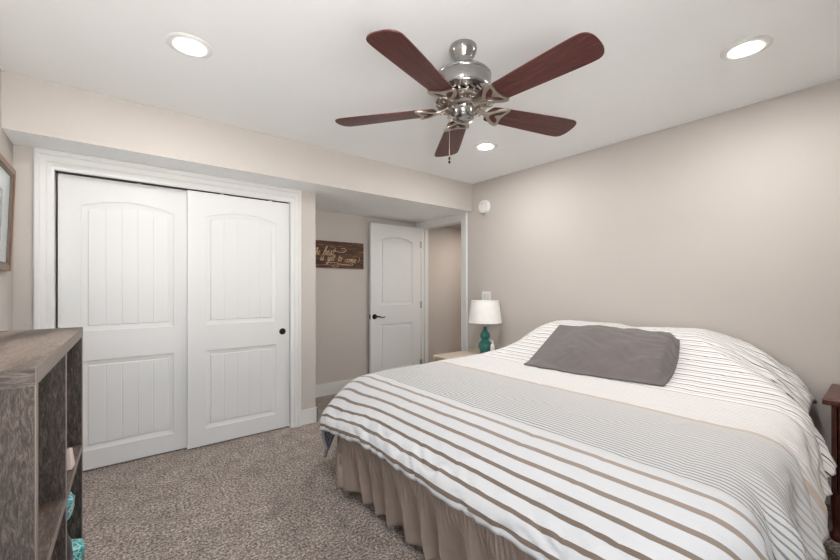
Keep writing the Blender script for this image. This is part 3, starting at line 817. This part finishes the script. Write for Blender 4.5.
def look(I, d):
    k = min(238.999, d / 0.005); i = int(k); t = k - i
    return I[i][0] + (I[i + 1][0] - I[i][0]) * t, I[i][1] + (I[i + 1][1] - I[i][1]) * t
HEMF = 0.432
AT = A0 + HEMF
HWN, HWF = 1.27, 1.48       # half widths of the cloth, near and far side
NA, NW = 230, 250
N_ = noise.noise
def duvet():
    base = []; cl = []
    for i in range(NA + 1):
        a = AT * i / NA
        X, Z = centre(a); hf = smooth01(X, 2.25, 2.85)
        for k in range(NW + 1):
            w = -HWN + (HWN + HWF) * k / NW       # negative = near side
            if w < 0: w *= 1 - 0.13 * smooth01(X, 2.45, 2.9)
            hw_ = hf if w < 0 else smooth01(X, 1.93, 2.67)
            wm_ = 0.915 if w < 0 else 0.75 + 0.13 * (1 - smooth01(X, 1.3, 2.2))
            w0 = wm_ + ((0.46 if w < 0 else 0.53) - wm_) * hw_
            sgn = 1 if w > 0 else -1
            oy = max(0.0, abs(w) - w0); ox = max(0.0, a - A0)
            d = math.hypot(ox, oy)
            if d < 1e-9:
                base.append(Vector((X, YC + w, Z)))
            else:
                th = math.atan2(oy, ox) / (PI / 2)
                xf, zf = look(IF, d)
                xs, zs = look(ISN if w < 0 else IS, d); xh, zh = look(IH if w < 0 else IHF, d)
                xs += (xh - xs) * hw_; zs += (zh - zs) * hw_
                xo = xf + (xs - xf) * th; zo = zf + (zs - zf) * th
                base.append(Vector((X - xo * ox / d, YC + sgn * (min(abs(w), w0) + xo * oy / d), Z - zo)))
            cl.append((w, a - A0 + 0.02, d, ox, oy, sgn, hf))
    n1 = NW + 1
    vs = []
    for i in range(NA + 1):
        for k in range(n1):
            p = base[i * n1 + k]; w, q, d, ox, oy, sgn, hf = cl[i * n1 + k]
            a_ = base[i * n1 + min(k + 1, NW)] - base[i * n1 + max(k - 1, 0)]
            b_ = base[min(i + 1, NA) * n1 + k] - base[max(i - 1, 0) * n1 + k]
            nr = a_.cross(b_)
            nr = nr.normalized() if nr.length > 1e-12 else Vector((0, 0, 1))
            if nr.z < 0 and d < 0.2: nr = -nr
            if nr.z < -0.3: nr = -nr
            e = 0.0065 * N_(Vector((w * 3.2, q * 3.2, 1))) + 0.0028 * N_(Vector((w * 9, q * 9, 4))) + 0.0012 * N_(Vector((w * 24 + q * 8, q * 20, 7)))
            if oy > 0 and sgn < 0:      # near side: deep slanting folds
                f = smooth01(oy, 0.0, 0.26 + 0.15 * hf)
                f *= 1 - 0.40 * hf
                e -= 0.016 * f
                e += f * (0.048 * N_(Vector((q * 5.5 + w * 4.0, w * 2.2, 11))) + 0.040 * N_(Vector((q * 13 + w * 8, w * 4, 15))) + 0.014 * N_(Vector((q * 24, w * 12, 19))))
            if oy > 0 and sgn > 0:
                f = smooth01(oy, 0.05, 0.5)
                e += f * 0.014 * N_(Vector((q * 6, w * 2, 23)))
            if ox > 0:                  # foot: creases slanting to the hem
                f = smooth01(ox, 0.18, 0.40) * (1 - smooth01(oy, 0.1, 0.5) * 0.5)
                e += f * (0.015 * N_(Vector((w * 8 + q * 7, q * 3, 31))) + 0.011 * N_(Vector((w * 19 + q * 15, q * 6, 35))))
                rg = 1 - min(1.0, abs(N_(Vector((w * 9 + q * 11, q * 2.5 - w * 2, 71)))) * 5)
                e -= f * 0.014 * rg * rg
            rg = 1 - min(1.0, abs(N_(Vector((w * 3.1 - q * 2.2, q * 3.4, 77)))) * 9)
            e -= 0.0030 * rg * rg
            if hf > 0 and oy <= 0:      # over the sleeping pillows
                e += hf * (0.010 * N_(Vector((w * 4.5, q * 6, 41))) - 0.016 * math.exp(-((w - 0.02) / 0.09) ** 2))
            v = p + nr * e
            v.z -= 0.055 * smooth01(w, 0.45, 1.0) * smooth01(ox, 0.0, 0.35)
            v.x = min(v.x, XR - 0.02)
            if v.y < 0.275:         # tucked in beside the dark nightstand
                v.y += (0.275 - v.y) * 0.94 * smooth01(v.x, 2.58, 2.74)
            vs.append(v)
    fs = []; fu = []
    for i in range(NA):
        for k in range(NW):
            a = i * n1 + k
            fs.append((a, a + 1, a + n1 + 1, a + n1))
    me = bpy.data.meshes.new('duvet'); me.from_pydata([tuple(v) for v in vs], [], fs)
    uv = me.uv_layers.new(name='cloth')
    for lp in me.loops:
        c = cl[lp.vertex_index]; uv.data[lp.index].uv = (c[0], c[1])
    if sum(p_.normal.z for p_ in me.polygons) < 0: me.flip_normals()
    for p_ in me.polygons: p_.use_smooth = True
    me.materials.append(M['duvet']); me.materials.append(M['lining'])
    o = bpy.data.objects.new('duvet', me); S.collection.objects.link(o)
    so_ = o.modifiers.new('thickness', 'SOLIDIFY'); so_.thickness = 0.022; so_.offset = -1; so_.material_offset = 1; so_.material_offset_rim = 0
    tag(o, 'white duvet with brown and grey stripes spread over the bed', 'duvet')
    return o, BVHTree.FromPolygons([tuple(v) for v in vs], fs)
dv, dvt = duvet()
def dvz(x, y):
    h = dvt.ray_cast(Vector((x, y, 2.0)), Vector((0, 0, -1)))
    return h[0].z if h[0] is not None else 0.7

# grey pillow lying on the duvet
def pillow():
    m = MB(); NU, NVp = 90, 60
    LF, RF, RB, LB = Vector((2.105, 1.53, 0.745)), Vector((2.18, 0.715, 0.745)), Vector((2.64, 0.785, 0.955)), Vector((2.625, 1.585, 0.985))
    top, bot = [], []
    for i in range(NU + 1):
        u = i / NU                       # 0 = open left end, 1 = stuffed right end
        for j in range(NVp + 1):
            v = j / NVp
            uu, vv = u, v
            # soften the right corners, keep the left ones crisp
            fr = LF.lerp(RF, uu); bk = LB.lerp(RB, uu); p = fr.lerp(bk, vv)
            bow = 0.018 * (4 * v * (1 - v) - 1) * smooth01(u, 0.5, 1.0)
            p = p + (RF - LF).normalized() * bow
            if 0 < u < 1: p = p + (LF - LB).normalized() * (0.012 * (4 * u * (1 - u)) * (1 - 2 * v))
            tu = smooth01(u, 0.0, 0.42) * (1 - 0.85 * smooth01(u, 0.93, 1.0) ** 1.5)
            tv = (max(0.0, 4 * v * (1 - v))) ** 0.55
            th = tu * tv
            cr = 0.016 * N_(Vector((u * 6, v * 4, 50))) * th + 0.009 * N_(Vector((u * 18 + v * 10, v * 9, 54))) * th
            cr += 0.022 * smooth01(u, 0.66, 1.0) * N_(Vector((v * 16, u * 5, 58))) * tv
            cr += 0.020 * (1 - smooth01(v, 0.0, 0.34)) * N_(Vector((u * 16 - v * 14, v * 6, 61))) * tv
            g = dvz(p.x, p.y) + 0.004
            z = max(p.z - 0.015 + 0.095 * th + cr, g + 0.006 + 0.02 * tv * min(1, u * 8 + 0.2))
            edge = min(u, v, 1 - u, 1 - v) <= 1e-6
            zb = max(g, z - 0.012 - 0.16 * th)
            top.append((p.x, p.y, z)); bot.append((p.x, p.y, min(zb, z - 0.004)))
    n1 = NVp + 1; fs = []
    T = len(top)
    for i in range(NU):
        for j in range(NVp):
            a = i * n1 + j
            fs.append((a, a + n1, a + n1 + 1, a + 1)); fs.append((T + a, T + a + 1, T + a + n1 + 1, T + a + n1))
    for i in range(NU):
        fs.append((i * n1, T + i * n1, T + (i + 1) * n1, (i + 1) * n1)); e = NVp
        fs.append((i * n1 + e, (i + 1) * n1 + e, T + (i + 1) * n1 + e, T + i * n1 + e))
    for j in range(NVp):
        fs.append((j, j + 1, T + j + 1, T + j)); b0 = NU * n1
        fs.append((b0 + j, T + b0 + j, T + b0 + j + 1, b0 + j + 1))
    m.add(top + bot, fs)
    o = m.build('pillow', M['pillow'], None, smooth=True)
    tag(o, 'charcoal grey pillow lying slanted on the striped duvet', 'pillow')
pillow()

# ------------------------------------------------------------------ pale nightstand with lamp and bottle
ns = thing('nightstand', 'pale wood nightstand beside the doorway, holding the teal lamp', 'nightstand', (2.875, 2.72, 0))
box('top', -0.335, 0.325, -0.245, 0.245, 0.525, 0.553, M['blond_wood'], ns, 0.003)
m = MB(); m.box(-0.315, 0.32, -0.23, -0.212, 0.08, 0.525); m.box(-0.315, 0.32, 0.212, 0.23, 0.08, 0.525); m.box(0.30, 0.32, -0.212, 0.212, 0.08, 0.525); m.box(-0.315, 0.32, -0.23, 0.23, 0.08, 0.10)
m.build('carcass', M['blond_wood'], ns)
for z0, z1 in ((0.31, 0.52), (0.105, 0.305)):
    dr = box('drawer', -0.325, -0.29, -0.208, 0.208, z0, z1, M['blond_wood'], ns, 0.003)
    MB().lathe([(0.006, 0), (0.006, 0.012), (0.013, 0.018), (0.012, 0.026), (0.002, 0.029)], 16).xf(Matrix.Translation((-0.325, 0, (z0 + z1) / 2)) @ Matrix.Rotation(-PI / 2, 4, 'Y')).build('knob', M['nickel_cast'], dr, smooth=True)
for sx in (-0.29, 0.29):
    for sy in (-0.20, 0.20):
        box('leg', sx - 0.02, sx + 0.02, sy - 0.02, sy + 0.02, 0, 0.082, M['blond_wood'], ns)
lamp = thing('table_lamp', 'teal double-gourd table lamp with white drum shade on the nightstand', 'lamp', (3.033, 2.69, 0.553))
MB().lathe([(0.001, 0.0), (0.050, 0.0), (0.054, 0.006), (0.048, 0.014), (0.050, 0.026), (0.067, 0.052), (0.073, 0.080), (0.066, 0.110), (0.046, 0.132), (0.033, 0.142), (0.033, 0.148), (0.046, 0.162), (0.053, 0.184), (0.049, 0.206), (0.032, 0.228), (0.020, 0.246), (0.0155, 0.268), (0.018, 0.276), (0.018, 0.282), (0.001, 0.283)], 40).build('gourd_base', M['teal_glaze'], lamp, smooth=True)
MB().lathe([(0.008, 0.262), (0.008, 0.30), (0.014, 0.302), (0.014, 0.335), (0.004, 0.336), (0.003, 0.53)], 16).build('stem', M['nickel_cast'], lamp, auto=40)
sh = MB().lathe([(0.172, 0.330), (0.143, 0.555), (0.141, 0.555), (0.170, 0.330)], 56, cap=False)
n = 56
sh.f += [[3 * n + k, 3 * n + (k + 1) % n, (k + 1) % n, k] for k in range(n)]; sh.fm += [0] * n
so2 = sh.build('lamp_shade', M['shade'], lamp, auto=40)
for zz, rr in ((0.330, 0.1725), (0.555, 0.1435)):
    MB().lathe([(rr, -0.004), (rr + 0.001, 0.0), (rr, 0.004), (rr - 0.003, 0.0)], 56, (0, 0, zz), cap=False).build('shade_piping', M['shade'], so2, smooth=True)
sp_ = MB()
for k in range(3):
    a = 2 * PI * k / 3; sp_.tube([(0, 0, 0.528), (0.142 * math.cos(a), 0.142 * math.sin(a), 0.548)], 0.002, 6)
sp_.build('spider', M['nickel_cast'], lamp)
bt = thing('lotion_bottle', 'small white pump bottle on the nightstand beside the lamp', 'bottle', (3.0, 2.562, 0.553))
MB().lathe([(0.018, 0.0), (0.021, 0.004), (0.021, 0.098), (0.018, 0.112), (0.009, 0.120), (0.009, 0.125)], 24).build('body', M['plastic_white'], bt, auto=50)
MB().lathe([(0.010, 0.123), (0.010, 0.136), (0.004, 0.138), (0.004, 0.152)], 16).tube([(0.006, 0, 0.154), (-0.022, 0, 0.154), (-0.028, 0, 0.149)], 0.0045, 8).build('pump', M['plastic_white'], bt, auto=50)

# ------------------------------------------------------------------ dark cherry nightstand at the right edge
nr_ = thing('nightstand', 'dark cherry wood nightstand at the right edge, past the bed', 'nightstand', (2.98, -0.02, 0))
box('top', -0.235, 0.235, -0.245, 0.245, 0.672, 0.702, M['cherry'], nr_, 0.006)
m = MB(); m.box(-0.205, 0.225, -0.215, -0.195, 0.22, 0.672); m.box(-0.205, 0.225, 0.195, 0.215, 0.22, 0.672); m.box(0.205, 0.225, -0.195, 0.195, 0.22, 0.672); m.box(-0.205, 0.225, -0.215, 0.215, 0.22, 0.24)
m.build('carcass', M['cherry'], nr_, 0.002)
for z0, z1 in ((0.46, 0.665), (0.245, 0.452)):
    dr = box('drawer', -0.215, -0.18, -0.19, 0.19, z0, z1, M['cherry'], nr_, 0.004)
    MB().lathe([(0.006, 0), (0.006, 0.012), (0.014, 0.018), (0.012, 0.026), (0.002, 0.029)], 16).xf(Matrix.Translation((-0.215, 0, (z0 + z1) / 2)) @ Matrix.Rotation(-PI / 2, 4, 'Y')).build('knob', M['black_metal'], dr, smooth=True)
for sx in (-0.185, 0.205):
    for sy in (-0.195, 0.195):
        MB().lathe([(0.022, 0.0), (0.028, 0.01), (0.026, 0.03), (0.016, 0.05), (0.020, 0.10), (0.024, 0.17), (0.024, 0.225)], 18, (sx, sy, 0)).build('leg', M['cherry'], nr_, auto=50)
